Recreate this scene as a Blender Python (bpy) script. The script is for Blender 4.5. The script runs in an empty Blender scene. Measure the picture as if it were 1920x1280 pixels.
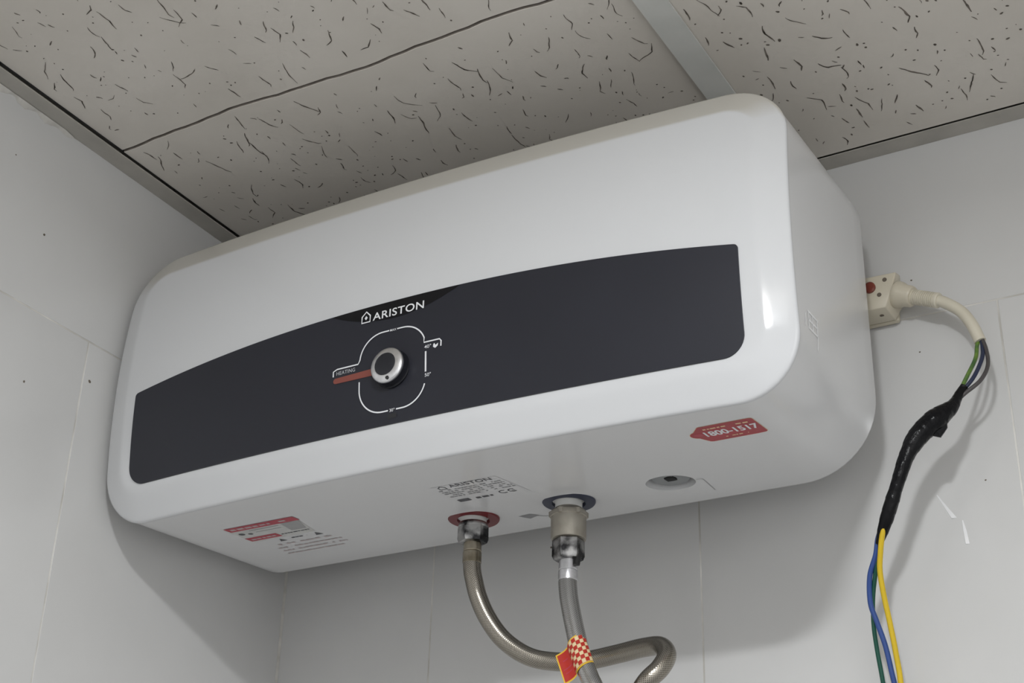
import bpy, bmesh, math, random
from mathutils import Vector, Matrix
from math import sin, cos, pi, radians, sqrt

scene = bpy.context.scene
COL = scene.collection

# ------------------------------------------------------------------ camera, world, light, exposure
# metres; X along the back wall (left wall at X = 0), Y towards the back wall (Y = 0),
# Z up with Z = 0 at the underside of the water heater.
cam_d = bpy.data.cameras.new('camera')
cam = bpy.data.objects.new('camera', cam_d)
COL.objects.link(cam)
cam.location = (1.0761, -1.3309, -0.5052)
cam.rotation_euler = (2.0414, -0.0267, 0.5197)
cam_d.sensor_width = 36.0
cam_d.lens = 2882.93 / 1920.0 * 36.0
cam_d.clip_start = 0.02
scene.camera = cam

world = bpy.data.worlds.new('world')
scene.world = world
world.use_nodes = True
world.node_tree.nodes['Background'].inputs[0].default_value = (0.75, 0.8, 0.9, 1)
world.node_tree.nodes['Background'].inputs[1].default_value = 0.0

# round ceiling lamp of the bathroom, above the photographer, shining down
lamp_d = bpy.data.lights.new('ceiling_lamp_light', 'AREA')
lamp_d.shape = 'DISK'
lamp_d.size = 0.12
lamp_d.energy = 13.2
lamp_d.color = (0.955, 0.98, 1.0)
lamp = bpy.data.objects.new('ceiling_lamp_light', lamp_d)
lamp.location = (0.96, -1.25, 0.325)
COL.objects.link(lamp)
glow_d = bpy.data.lights.new('lamp_dome_glow', 'POINT')       # what the lamp's opal dome gives off sideways
glow_d.energy = 4.0
glow_d.shadow_soft_size = 0.05
glow_d.color = lamp_d.color
glow = bpy.data.objects.new('lamp_dome_glow', glow_d)
glow.location = (0.96, -1.25, 0.325)
COL.objects.link(glow)

scene.view_settings.view_transform = 'Standard'
scene.view_settings.look = 'None'
scene.view_settings.gamma = 1.0
scene.view_settings.use_curve_mapping = False
scene.view_settings.exposure = 0.12

# ------------------------------------------------------------------ measures
G, W, H, DF = 0.0106, 0.72, 0.2942, 0.2977       # heater left side, width, height, depth of rim
BOW, BZ = 0.0157, 0.0145                          # bulge of the front across and up
RF = 0.0553                                       # corner radius of rim
INS, RISE = 0.026, 0.0083                         # bevel band of the front cover
YB = 0.0714                                       # back plane of the body
XB0, XB1, ZB0, ZB1 = -0.0032, -0.0121, 0.0222, 0.0243
RBS = (0.0383, 0.0383, 0.043, 0.0731)
ZC = 0.3958                                       # ceiling grid
X1 = G + W
XC = G + W / 2
FLOOR = -1.95
ROOM_X, ROOM_Y = 1.42, -2.05


# ------------------------------------------------------------------ materials
def new_mat(name):
    m = bpy.data.materials.new(name)
    m.use_nodes = True
    nt = m.node_tree
    return m, nt, nt.nodes['Principled BSDF']


def setp(b, **kw):
    names = dict(color='Base Color', rough='Roughness', metal='Metallic', coat='Coat Weight',
                 coatr='Coat Roughness', spec='Specular IOR Level', sss='Subsurface Weight')
    for k, v in kw.items():
        if k == 'color':
            v = (*v, 1)
        b.inputs[names[k]].default_value = v


def srgb(r, g, b):
    f = lambda c: c / 12.92 if c <= 0.04045 else ((c + 0.055) / 1.055) ** 2.4
    return tuple(f(c / 255) for c in (r, g, b))


def noise_mat(name, c1, c2, scale=20, rough=0.5, bump=0.0, bscale=None, metal=0.0, coat=0.0, spec=0.5, rvar=0.0,
              lo=0.35, hi=0.65, detail=4, bdist=0.001):
    """two-tone procedural material with optional relief"""
    m, nt, b = new_mat(name)
    tc = nt.nodes.new('ShaderNodeTexCoord')
    n = nt.nodes.new('ShaderNodeTexNoise')
    n.inputs['Scale'].default_value = scale
    n.inputs['Detail'].default_value = detail
    nt.links.new(tc.outputs['Object'], n.inputs['Vector'])
    r = nt.nodes.new('ShaderNodeValToRGB')
    r.color_ramp.elements[0].position = lo
    r.color_ramp.elements[1].position = hi
    r.color_ramp.elements[0].color = (*c1, 1)
    r.color_ramp.elements[1].color = (*c2, 1)
    nt.links.new(n.outputs['Fac'], r.inputs['Fac'])
    nt.links.new(r.outputs['Color'], b.inputs['Base Color'])
    setp(b, rough=rough, metal=metal, coat=coat, spec=spec)
    if rvar:
        mr = nt.nodes.new('ShaderNodeMapRange')
        mr.inputs['To Min'].default_value = max(0.02, rough - rvar)
        mr.inputs['To Max'].default_value = rough + rvar
        nt.links.new(n.outputs['Fac'], mr.inputs['Value'])
        nt.links.new(mr.outputs['Result'], b.inputs['Roughness'])
    if bump:
        n2 = nt.nodes.new('ShaderNodeTexNoise')
        n2.inputs['Scale'].default_value = bscale or scale * 3
        n2.inputs['Detail'].default_value = 5
        nt.links.new(tc.outputs['Object'], n2.inputs['Vector'])
        bm = nt.nodes.new('ShaderNodeBump')
        bm.inputs['Strength'].default_value = bump
        bm.inputs['Distance'].default_value = bdist
        nt.links.new(n2.outputs['Fac'], bm.inputs['Height'])
        nt.links.new(bm.outputs['Normal'], b.inputs['Normal'])
    return m


def plain(name, c, rough=0.5, metal=0.0, coat=0.0, spec=0.5):
    k = 0.94
    return noise_mat(name, tuple(x * k for x in c), c, 60, rough, metal=metal, coat=coat, spec=spec)


def braid_mat(name, c1, c2):
    m, nt, b = new_mat(name)
    uv = nt.nodes.new('ShaderNodeUVMap')
    uv.uv_map = 'UVMap'
    outs = []
    for sgn in (1, -1):
        sp = nt.nodes.new('ShaderNodeSeparateXYZ')
        nt.links.new(uv.outputs['UV'], sp.inputs[0])
        a = nt.nodes.new('ShaderNodeMath'); a.operation = 'MULTIPLY'; a.inputs[1].default_value = 22.0 * 2 * pi
        nt.links.new(sp.outputs['X'], a.inputs[0])
        c = nt.nodes.new('ShaderNodeMath'); c.operation = 'MULTIPLY'; c.inputs[1].default_value = sgn * 3200.0
        nt.links.new(sp.outputs['Y'], c.inputs[0])
        d = nt.nodes.new('ShaderNodeMath'); d.operation = 'ADD'
        nt.links.new(a.outputs[0], d.inputs[0]); nt.links.new(c.outputs[0], d.inputs[1])
        s = nt.nodes.new('ShaderNodeMath'); s.operation = 'SINE'
        nt.links.new(d.outputs[0], s.inputs[0])
        outs.append(s)
    mx = nt.nodes.new('ShaderNodeMath'); mx.operation = 'MAXIMUM'
    nt.links.new(outs[0].outputs[0], mx.inputs[0]); nt.links.new(outs[1].outputs[0], mx.inputs[1])
    mr = nt.nodes.new('ShaderNodeMapRange')
    mr.inputs['From Min'].default_value = -0.6
    nt.links.new(mx.outputs[0], mr.inputs['Value'])
    mix = nt.nodes.new('ShaderNodeMix'); mix.data_type = 'RGBA'
    mix.inputs[6].default_value = (*c1, 1); mix.inputs[7].default_value = (*c2, 1)
    nt.links.new(mr.outputs[0], mix.inputs[0])
    nt.links.new(mix.outputs[2], b.inputs['Base Color'])
    bp = nt.nodes.new('ShaderNodeBump')
    bp.inputs['Strength'].default_value = 0.35
    bp.inputs['Distance'].default_value = 0.00015
    nt.links.new(mr.outputs[0], bp.inputs['Height'])
    nt.links.new(bp.outputs['Normal'], b.inputs['Normal'])
    setp(b, rough=0.24, metal=1.0)
    return m


M = {}
M['tile'] = noise_mat('glazed_wall_tile', (0.66, 0.655, 0.645), (0.70, 0.695, 0.685), 5, 0.16, bump=0.02, bscale=90, spec=0.45, rvar=0.05)
M['grout'] = noise_mat('cream_grout', (0.50, 0.48, 0.44), (0.86, 0.84, 0.80), 14, 0.9, bump=0.3)
M['plaster'] = noise_mat('room_plaster', (0.77, 0.765, 0.76), (0.81, 0.805, 0.80), 4, 0.6)
M['floor'] = noise_mat('floor_tile', (0.62, 0.615, 0.61), (0.68, 0.675, 0.67), 5, 0.4)
M['ctile'] = noise_mat('mineral_fibre', (0.685, 0.645, 0.585), (0.75, 0.71, 0.65), 7, 0.95, bump=0.15, bscale=500, spec=0.1, bdist=0.0006)
M['pit'] = noise_mat('fissure_dark', (0.07, 0.06, 0.05), (0.24, 0.21, 0.18), 90, 0.95, spec=0.1)
M['rawedge'] = noise_mat('raw_fibre_edge', (0.26, 0.23, 0.20), (0.36, 0.32, 0.28), 80, 0.95, spec=0.1)
M['plenum'] = noise_mat('plenum_dark', (0.012, 0.011, 0.010), (0.02, 0.018, 0.016), 30, 0.9)
M['grid'] = noise_mat('grid_metal_paint', (0.62, 0.63, 0.60), (0.68, 0.685, 0.655), 25, 0.55, spec=0.35)
M['angle'] = noise_mat('angle_metal_paint', (0.43, 0.41, 0.37), (0.50, 0.475, 0.43), 25, 0.5, spec=0.4)
M['caulk'] = noise_mat('caulk', (0.55, 0.53, 0.49), (0.7, 0.68, 0.64), 50, 0.7, bump=0.4)
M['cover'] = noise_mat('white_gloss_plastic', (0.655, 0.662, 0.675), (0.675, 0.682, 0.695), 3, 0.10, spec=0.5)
def add_top_tint(m, col):
    """tan tint on the upward-facing parts of a surface"""
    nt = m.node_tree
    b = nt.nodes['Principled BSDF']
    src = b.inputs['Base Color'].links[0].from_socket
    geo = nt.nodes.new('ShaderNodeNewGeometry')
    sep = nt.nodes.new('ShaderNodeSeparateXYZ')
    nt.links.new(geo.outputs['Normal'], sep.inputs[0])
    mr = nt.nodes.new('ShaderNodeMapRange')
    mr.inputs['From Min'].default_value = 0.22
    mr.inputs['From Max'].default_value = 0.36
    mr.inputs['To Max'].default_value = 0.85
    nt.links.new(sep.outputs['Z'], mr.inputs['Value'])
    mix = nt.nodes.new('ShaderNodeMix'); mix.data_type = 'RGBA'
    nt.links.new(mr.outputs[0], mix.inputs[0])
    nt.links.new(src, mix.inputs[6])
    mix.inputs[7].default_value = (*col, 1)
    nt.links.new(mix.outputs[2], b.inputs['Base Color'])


add_top_tint(M['cover'], (0.52, 0.495, 0.44))  # darker tan where the cover faces up
M['body'] = noise_mat('white_body_paint', (0.765, 0.765, 0.77), (0.785, 0.785, 0.79), 3, 0.2, spec=0.5)
M['panel'] = noise_mat('slate_panel', srgb(37, 38, 45), srgb(41, 42, 50), 4, 0.42, spec=0.35)
M['lens'] = plain('black_badge', srgb(15, 15, 19), 0.35, spec=0.3)
M['white'] = plain('white_print', (0.86, 0.87, 0.89), 0.5)
M['greyprint'] = plain('pale_print', (0.52, 0.53, 0.55), 0.5)
M['redbar'] = plain('brick_red_print', srgb(134, 72, 62), 0.4)
M['knob'] = plain('black_knob', srgb(24, 25, 31), 0.35)
M['knobcap'] = plain('black_knob_cap', srgb(30, 31, 38), 0.4)
M['silver'] = noise_mat('satin_silver', (0.72, 0.72, 0.74), (0.82, 0.82, 0.84), 200, 0.3, metal=1.0)
M['black'] = plain('black_print', (0.02, 0.02, 0.022), 0.5)
M['hole'] = plain('dark_hole', (0.012, 0.012, 0.012), 0.8)
M['red'] = noise_mat('red_sticker', srgb(165, 36, 48), srgb(178, 44, 55), 40, 0.35)
M['warnred'] = plain('warning_red', srgb(185, 62, 78), 0.4)
M['label'] = noise_mat('label_grey', (0.60, 0.60, 0.58), (0.66, 0.66, 0.64), 60, 0.45)
M['labelgrey'] = plain('label_shade_print', (0.40, 0.40, 0.40), 0.5)
M['faint'] = plain('faint_red_print', (0.56, 0.47, 0.47), 0.5)
M['ink'] = plain('label_ink', (0.10, 0.10, 0.11), 0.5)
M['greyink'] = plain('label_grey_ink', (0.30, 0.30, 0.31), 0.5)
M['hotring'] = plain('hot_red_plastic', srgb(112, 18, 26), 0.3)
M['coldring'] = plain('cold_blue_plastic', srgb(48, 54, 74), 0.4)
M['wplastic'] = plain('white_thread_plastic', (0.74, 0.74, 0.72), 0.4)
M['nut'] = noise_mat('worn_nickel', (0.035, 0.035, 0.037), (0.46, 0.455, 0.45), 70, 0.3, metal=1.0, lo=0.42, hi=0.62, rvar=0.1)
M['valve'] = noise_mat('matt_nickel', (0.36, 0.33, 0.28), (0.46, 0.43, 0.37), 60, 0.42, metal=0.7)
M['ferrule'] = noise_mat('ferrule_steel', (0.26, 0.225, 0.165), (0.42, 0.375, 0.30), 90, 0.28, metal=1.0)
M['braid'] = braid_mat('steel_braid', (0.30, 0.295, 0.285), (0.62, 0.61, 0.59))
M['braidw'] = braid_mat('steel_braid_warm', (0.15, 0.135, 0.11), (0.42, 0.39, 0.34))
M['tagy'] = plain('yellow_tag', srgb(235, 190, 60), 0.4)
M['tagr'] = plain('red_tag', srgb(186, 46, 34), 0.4)
M['tagw'] = plain('cream_tag', srgb(240, 215, 170), 0.4)
M['rubber'] = plain('black_rubber', (0.012, 0.012, 0.012), 0.5)
M['cream'] = noise_mat('cream_plastic', (0.62, 0.565, 0.44), (0.67, 0.61, 0.49), 12, 0.35)
M['cream2'] = noise_mat('cream_cable', (0.66, 0.61, 0.49), (0.71, 0.66, 0.54), 30, 0.4)
M['neon'] = plain('red_neon_lens', srgb(128, 58, 44), 0.3)
M['tape'] = noise_mat('black_pvc_tape', (0.006, 0.006, 0.007), (0.010, 0.010, 0.011), 40, 0.16, bump=0.6, bscale=110, bdist=0.003, spec=0.16)
M['wblue'] = plain('blue_wire', srgb(52, 82, 150), 0.38)
M['wyel'] = plain('yellow_wire', srgb(226, 192, 38), 0.38)
M['wgrn'] = plain('green_wire', srgb(18, 82, 66), 0.38)
M['wyg'] = noise_mat('yellow_green_wire', srgb(120, 150, 60), srgb(70, 105, 60), 80, 0.4)
M['wnavy'] = plain('navy_wire', srgb(44, 52, 78), 0.38)
M['wbrown'] = plain('grey_brown_wire', srgb(78, 74, 74), 0.38)
M['thermo'] = plain('grey_cap', (0.30, 0.31, 0.315), 0.5)
M['speck'] = plain('brown_speck', (0.16, 0.13, 0.10), 0.8)
M['glint'] = noise_mat('glint_gloss', (0.86, 0.86, 0.87), (0.92, 0.92, 0.93), 40, 0.08, coat=1.0)  # near-white gloss for the wedges that imitate wall reflections
M['opal'] = plain('lamp_base_plastic', (0.8, 0.8, 0.78), 0.4)


# ------------------------------------------------------------------ mesh helpers
def smooth(me, angle=35):
    bm = bmesh.new(); bm.from_mesh(me)
    bmesh.ops.recalc_face_normals(bm, faces=bm.faces[:])
    for f in bm.faces:
        f.smooth = True
    for e in bm.edges:
        e.smooth = not (len(e.link_faces) == 2 and e.calc_face_angle(0) > radians(angle))
    bm.to_mesh(me); bm.free()


def link(name, me, mat, parent=None, loc=None):
    o = bpy.data.objects.new(name, me)
    COL.objects.link(o)
    if mat is not None and not me.materials:
        me.materials.append(mat)
    if parent is not None:
        o.parent = parent
    if loc is not None:
        o.location = loc
    return o


def pyobj(name, vs, fs, mat, parent=None, angle=35, recalc=True):
    me = bpy.data.meshes.new(name)
    me.from_pydata([tuple(v) for v in vs], [], fs)
    me.update()
    if recalc:
        smooth(me, angle)
    return link(name, me, mat, parent)


def empty(name, loc=(0, 0, 0)):
    o = bpy.data.objects.new(name, None)
    o.empty_display_size = 0.05
    COL.objects.link(o)
    o.location = loc
    return o


def tag(o, label=None, cat=None, group=None, kind=None):
    if label: o['label'] = label
    if cat: o['category'] = cat
    if group: o['group'] = group
    if kind: o['kind'] = kind
    return o


def bevel_box(name, lo, hi, bev, mat, parent=None, seg=2):
    bm = bmesh.new()
    bmesh.ops.create_cube(bm, size=1)
    for v in bm.verts:
        v.co = Vector([lo[i] + (v.co[i] + 0.5) * (hi[i] - lo[i]) for i in range(3)])
    if bev > 0:
        bmesh.ops.bevel(bm, geom=bm.edges[:], offset=bev, segments=seg, affect='EDGES', profile=0.5)
    me = bpy.data.meshes.new(name)
    bm.to_mesh(me); bm.free()
    smooth(me, 40)
    return link(name, me, mat, parent)


def catmull(pts, n=8):
    pts = [Vector(p) for p in pts]
    P = [pts[0] * 2 - pts[1]] + pts + [pts[-1] * 2 - pts[-2]]
    out = []
    for i in range(1, len(P) - 2):
        a, b, c, d = P[i - 1], P[i], P[i + 1], P[i + 2]
        for k in range(n):
            t = k / n
            out.append(0.5 * ((2 * b) + (c - a) * t + (2 * a - 5 * b + 4 * c - d) * t * t + (3 * b - a - 3 * c + d) * t ** 3))
    out.append(pts[-1])
    return out


def tube(name, path, rad, mat, parent=None, seg=16, sub=8, smoothpath=True, squash=None):
    """swept tube; rad is a number, a list over the control points, or a function of 0..1"""
    P = catmull(path, sub) if smoothpath else [Vector(p) for p in path]
    n = len(P)
    L = [0.0]
    for i in range(1, n):
        L.append(L[-1] + (P[i] - P[i - 1]).length)

    def R(i):
        if callable(rad):
            return rad(L[i] / L[-1])
        if isinstance(rad, (list, tuple)):
            f = i / (n - 1) * (len(rad) - 1); k = min(int(f), len(rad) - 2); t = f - k
            return rad[k] * (1 - t) + rad[k + 1] * t
        return rad
    T = [(P[min(i + 1, n - 1)] - P[max(i - 1, 0)]).normalized() for i in range(n)]
    up = Vector((0, -1, 0)) if abs(T[0].y) < 0.9 else Vector((0, 0, 1))
    N = (up - T[0] * up.dot(T[0])).normalized()
    vs, fs, uvs = [], [], []
    for i in range(n):
        N = (N - T[i] * N.dot(T[i])).normalized()
        B = T[i].cross(N)
        r = R(i)
        for j in range(seg):
            a = 2 * pi * j / seg
            vs.append(P[i] + (N * cos(a) + B * sin(a)) * r)
    for i in range(n - 1):
        for j in range(seg):
            k = (j + 1) % seg
            fs.append((i * seg + j, i * seg + k, (i + 1) * seg + k, (i + 1) * seg + j))
            uvs += [(j / seg, L[i]), ((j + 1) / seg, L[i]), ((j + 1) / seg, L[i + 1]), (j / seg, L[i + 1])]
    nq = len(fs)
    fs.append(tuple(range(seg))); fs.append(tuple((n - 1) * seg + j for j in range(seg)))
    me = bpy.data.meshes.new(name)
    me.from_pydata([tuple(v) for v in vs], [], fs)
    uvl = me.uv_layers.new(name='UVMap')
    for i, uv in enumerate(uvs):
        uvl.data[i].uv = uv
    me.update()
    smooth(me, 50)
    return link(name, me, mat, parent)


def lathe(name, prof, origin, axis, mat, parent=None, seg=40, angle=30, poly=None):
    """revolve (radius, height) pairs about axis through origin; poly = number of flat sides"""
    axis = Vector(axis).normalized()
    u = Vector((1, 0, 0)) if abs(axis.x) < 0.9 else Vector((0, 0, 1))
    u = (u - axis * u.dot(axis)).normalized()
    w = axis.cross(u)
    o = Vector(origin)
    seg = poly or seg
    vs, fs = [], []
    for r, h in prof:
        for j in range(seg):
            a = 2 * pi * (j + 0.5) / seg
            vs.append(o + axis * h + (u * cos(a) + w * sin(a)) * r)
    for i in range(len(prof) - 1):
        for j in range(seg):
            k = (j + 1) % seg
            fs.append((i * seg + j, i * seg + k, (i + 1) * seg + k, (i + 1) * seg + j))
    fs.append(tuple(range(seg))); fs.append(tuple((len(prof) - 1) * seg + j for j in range(seg)))
    return pyobj(name, vs, fs, mat, parent, angle)


def text2d(body, w, h, spacing=1.0, bold=0.0):
    """text mesh (no depth) scaled to fill a w x h box whose lower left corner is 0,0"""
    cu = bpy.data.curves.new('lettering', 'FONT')
    cu.body = body
    cu.space_character = spacing
    cu.offset = bold
    cu.resolution_u = 4
    ob = bpy.data.objects.new('lettering', cu)
    COL.objects.link(ob)
    dg = bpy.context.evaluated_depsgraph_get()
    me = bpy.data.meshes.new_from_object(ob.evaluated_get(dg))
    bpy.data.objects.remove(ob)
    xs = [v.co.x for v in me.vertices]; ys = [v.co.y for v in me.vertices]
    x0, x1, y0, y1 = min(xs), max(xs), min(ys), max(ys)
    vs = [((v.co.x - x0) / (x1 - x0) * w, (v.co.y - y0) / (y1 - y0) * h) for v in me.vertices]
    fs = [tuple(p.vertices) for p in me.polygons]
    bpy.data.meshes.remove(me)
    return vs, fs


def stroke2d(pts, wd, closed=False):
    """flat ribbon of width wd along 2-D points"""
    P = [Vector(p) for p in pts]
    n = len(P)
    vs, fs = [], []
    for i in range(n):
        a = P[(i - 1) % n] if closed or i > 0 else P[i]
        b = P[(i + 1) % n] if closed or i < n - 1 else P[i]
        t = (b - a).normalized(); m = Vector((-t.y, t.x)) * wd / 2
        vs += [tuple(P[i] + m), tuple(P[i] - m)]
    for i in range(n if closed else n - 1):
        k = (i + 1) % n
        fs.append((2 * i, 2 * i + 1, 2 * k + 1, 2 * k))
    return vs, fs


def join2d(*parts):
    V, F = [], []
    for vs, fs, *off in parts:
        dx, dy = off[0] if off else (0, 0)
        b = len(V)
        V += [(x + dx, y + dy) for x, y in vs]
        F += [tuple(i + b for i in f) for f in fs]
    return V, F


def rect2d(x0, y0, x1, y1):
    return [(x0, y0), (x1, y0), (x1, y1), (x0, y1)], [(0, 1, 2, 3)]


def ticks2d(x0, x1, y, h, seed, density=1.0):
    """a line of print too small to read: short blocks of uneven width"""
    rng = random.Random(seed)
    parts = []
    x = x0
    while x < x1:
        wd = rng.uniform(0.6, 1.6) * h
        e = min(x + wd, x1)
        if rng.random() < 0.85 * density:
            parts.append(rect2d(x, y + rng.uniform(0, .15) * h, e, y + h * rng.uniform(.8, 1)))
        x = e + rng.uniform(0.2, 0.5) * h
    return join2d(*parts)


# ------------------------------------------------------------------ the room
wall_back = bevel_box('wall_back', (-0.12, 0.0005, FLOOR), (ROOM_X + 0.1, 0.12, ZC + 0.12), 0, M['grout'])
wall_left = bevel_box('wall_left', (-0.12, ROOM_Y, FLOOR), (-0.0005, 0.0005, ZC + 0.12), 0, M['grout'])
wall_right = bevel_box('wall_right', (ROOM_X, ROOM_Y, FLOOR), (ROOM_X + 0.1, 0.0, ZC + 0.12), 0, M['plaster'])
wall_front = bevel_box('wall_front', (-0.12, ROOM_Y - 0.1, FLOOR), (ROOM_X + 0.1, ROOM_Y, ZC + 0.12), 0, M['plaster'])
floor = bevel_box('floor', (-0.12, ROOM_Y - 0.1, FLOOR - 0.1), (ROOM_X + 0.1, 0.12, FLOOR), 0, M['floor'])
ceiling = bevel_box('ceiling', (-0.12, ROOM_Y - 0.1, ZC + 0.06), (ROOM_X + 0.1, 0.12, ZC + 0.12), 0, M['plenum'])
for o in (wall_back, wall_left, wall_right, wall_front, floor, ceiling):
    tag(o, kind='structure')

GAP = 0.0016


def tile_mesh(w, h, bev=0.0004, t=0.009):
    """tile lying in XZ, facing -Y, front at y = 0"""
    bm = bmesh.new()
    bmesh.ops.create_cube(bm, size=1)
    for v in bm.verts:
        v.co = Vector((v.co.x * w, (v.co.y + 0.5) * t, v.co.z * h))
    ed = [e for e in bm.edges if all(abs(v.co.y) < 1e-6 for v in e.verts)]
    bmesh.ops.bevel(bm, geom=ed, offset=bev, segments=2, affect='EDGES', profile=0.5)
    me = bpy.data.meshes.new('tile')
    bm.to_mesh(me); bm.free()
    smooth(me, 8)
    me.materials.append(M['tile'])
    return me


_tm = {}
trng = random.Random(4)


def put_tile(wall, a0, a1, z0, z1, side):
    k = (round(a1 - a0, 4), round(z1 - z0, 4))
    if k not in _tm:
        _tm[k] = tile_mesh(a1 - a0 - GAP, z1 - z0 - GAP)
    o = bpy.data.objects.new('tile', _tm[k])
    COL.objects.link(o)
    o.parent = wall
    dz = trng.uniform(0, 0.0003)
    if side == 'back':
        o.location = ((a0 + a1) / 2, dz, (z0 + z1) / 2)
    else:
        o.location = (-dz, (a0 + a1) / 2, (z0 + z1) / 2)
        o.rotation_euler = (0, 0, pi / 2)      # front (-Y) turns to +X
    return o


def columns(start, step, lo, hi):
    e = []
    k = math.floor((lo - start) / step)
    while True:
        v = start + k * step
        if v > lo + 0.02 and v < hi - 0.02:
            e.append(v)
        if v >= hi:
            break
        k += 1
    return [lo] + e + [hi]


ZJ = 0.2035
rows = [(ZJ, ZC + 0.05)] + [(max(FLOOR, ZJ - 0.6 * (k + 1)), ZJ - 0.6 * k) for k in range(4)]
for i, (z0, z1) in enumerate(rows):
    xs = columns(0.2005 if i else 0.5115 + 0.155, 0.311, 0.0, ROOM_X)
    for a, b in zip(xs[:-1], xs[1:]):
        put_tile(wall_back, a, b, z0, z1, 'back')
ZJL = 0.1885
rows = [(ZJL, ZC + 0.05)] + [(max(FLOOR, ZJL - 0.6 * (k + 1)), ZJL - 0.6 * k) for k in range(4)]
for i, (z0, z1) in enumerate(rows):
    ys = columns(-0.349 if i else -0.05, 0.6, ROOM_Y, 0.0)
    for a, b in zip(ys[:-1], ys[1:]):
        put_tile(wall_left, a, b, z0, z1, 'left')

# light grout line in the corner of the two walls
prism_pts = [(0.0, -0.0022, 0), (0.0022, 0.0, 0), (0.0, 0.0, 0)]
vs = [(x, y, z) for z in (FLOOR, ZC) for x, y, _ in prism_pts]
pyobj('corner_grout', vs, [(0, 1, 4, 3), (1, 2, 5, 4), (2, 0, 3, 5), (0, 1, 2), (3, 4, 5)], M['caulk'], wall_back, 20)

# grid: wall angles and the tee bar
def l_angle(name, pts, mat):
    return tag(pyobj(name, pts[0], pts[1], mat, angle=20), kind='structure')


def prism(name, prof, a0, a1, axis, mat, parent=None):
    """closed 2-D profile extruded along X or Y"""
    n = len(prof)
    vs = []
    for a in (a0, a1):
        for u, z in prof:
            vs.append((a, u, z) if axis == 'x' else (u, a, z))
    fs = [(i, (i + 1) % n, n + (i + 1) % n, n + i) for i in range(n)]
    fs += [tuple(range(n)), tuple(range(n, 2 * n))]
    return pyobj(name, vs, fs, mat, parent, 20)


FW = 0.0225
trim_1 = prism('trim_1', [(0.0002, ZC), (FW, ZC), (FW, ZC + 0.0012), (0.0014, ZC + 0.0012), (0.0014, ZC + 0.022), (0.0002, ZC + 0.022)],
               ROOM_Y + 0.001, -0.0003, 'y', M['angle'])
trim_2 = prism('trim_2', [(-0.0002, ZC - 0.0002), (-FW, ZC - 0.0002), (-FW, ZC + 0.0010), (-0.0014, ZC + 0.0010), (-0.0014, ZC + 0.022), (-0.0002, ZC + 0.022)],
               FW - 0.001, ROOM_X - 0.001, 'x', M['angle'])
TX0, TX1 = 0.6075, 0.6355
trim_3 = prism('trim_3', [(TX0, ZC - 0.0012), (TX1, ZC - 0.0012), (TX1, ZC + 0.0006), ((TX0 + TX1) / 2 + .0015, ZC + 0.0006), ((TX0 + TX1) / 2 + .0015, ZC + .03),
                          ((TX0 + TX1) / 2 - .0015, ZC + .03), ((TX0 + TX1) / 2 - .0015, ZC + .0006), (TX0, ZC + 0.0006)],
               ROOM_Y + 0.001, -FW + 0.001, 'y', M['grid'])
for t in (trim_1, trim_2, trim_3):
    tag(t, kind='structure')

# caulk smeared below the front stretch of the left wall angle
crng = random.Random(8)
vs, fs = [], []
ncl = 60
for i in range(ncl + 1):
    y = -0.62 + i / ncl * 0.21
    d = 0.004 + 0.0025 * sin(i * 0.7) + crng.uniform(-0.001, 0.001)
    d *= min(1, (ncl - i) / 6)
    for x, z in ((0.0, ZC + .0005), (0.0035 * min(1, (ncl - i) / 6), ZC - 0.0006), (0.0018 * min(1, (ncl - i) / 6), ZC - d * .6), (0.0, ZC - d)):
        vs.append((x, y, z))
for i in range(ncl):
    for j in range(3):
        fs.append((i * 4 + j, i * 4 + j + 1, i * 4 + 5 + j, i * 4 + 4 + j))
pyobj('caulk_bead', vs, fs, M['caulk'], trim_1)

# ceiling tiles with worm-shaped fissures
ZT = ZC + 0.0042


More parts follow.
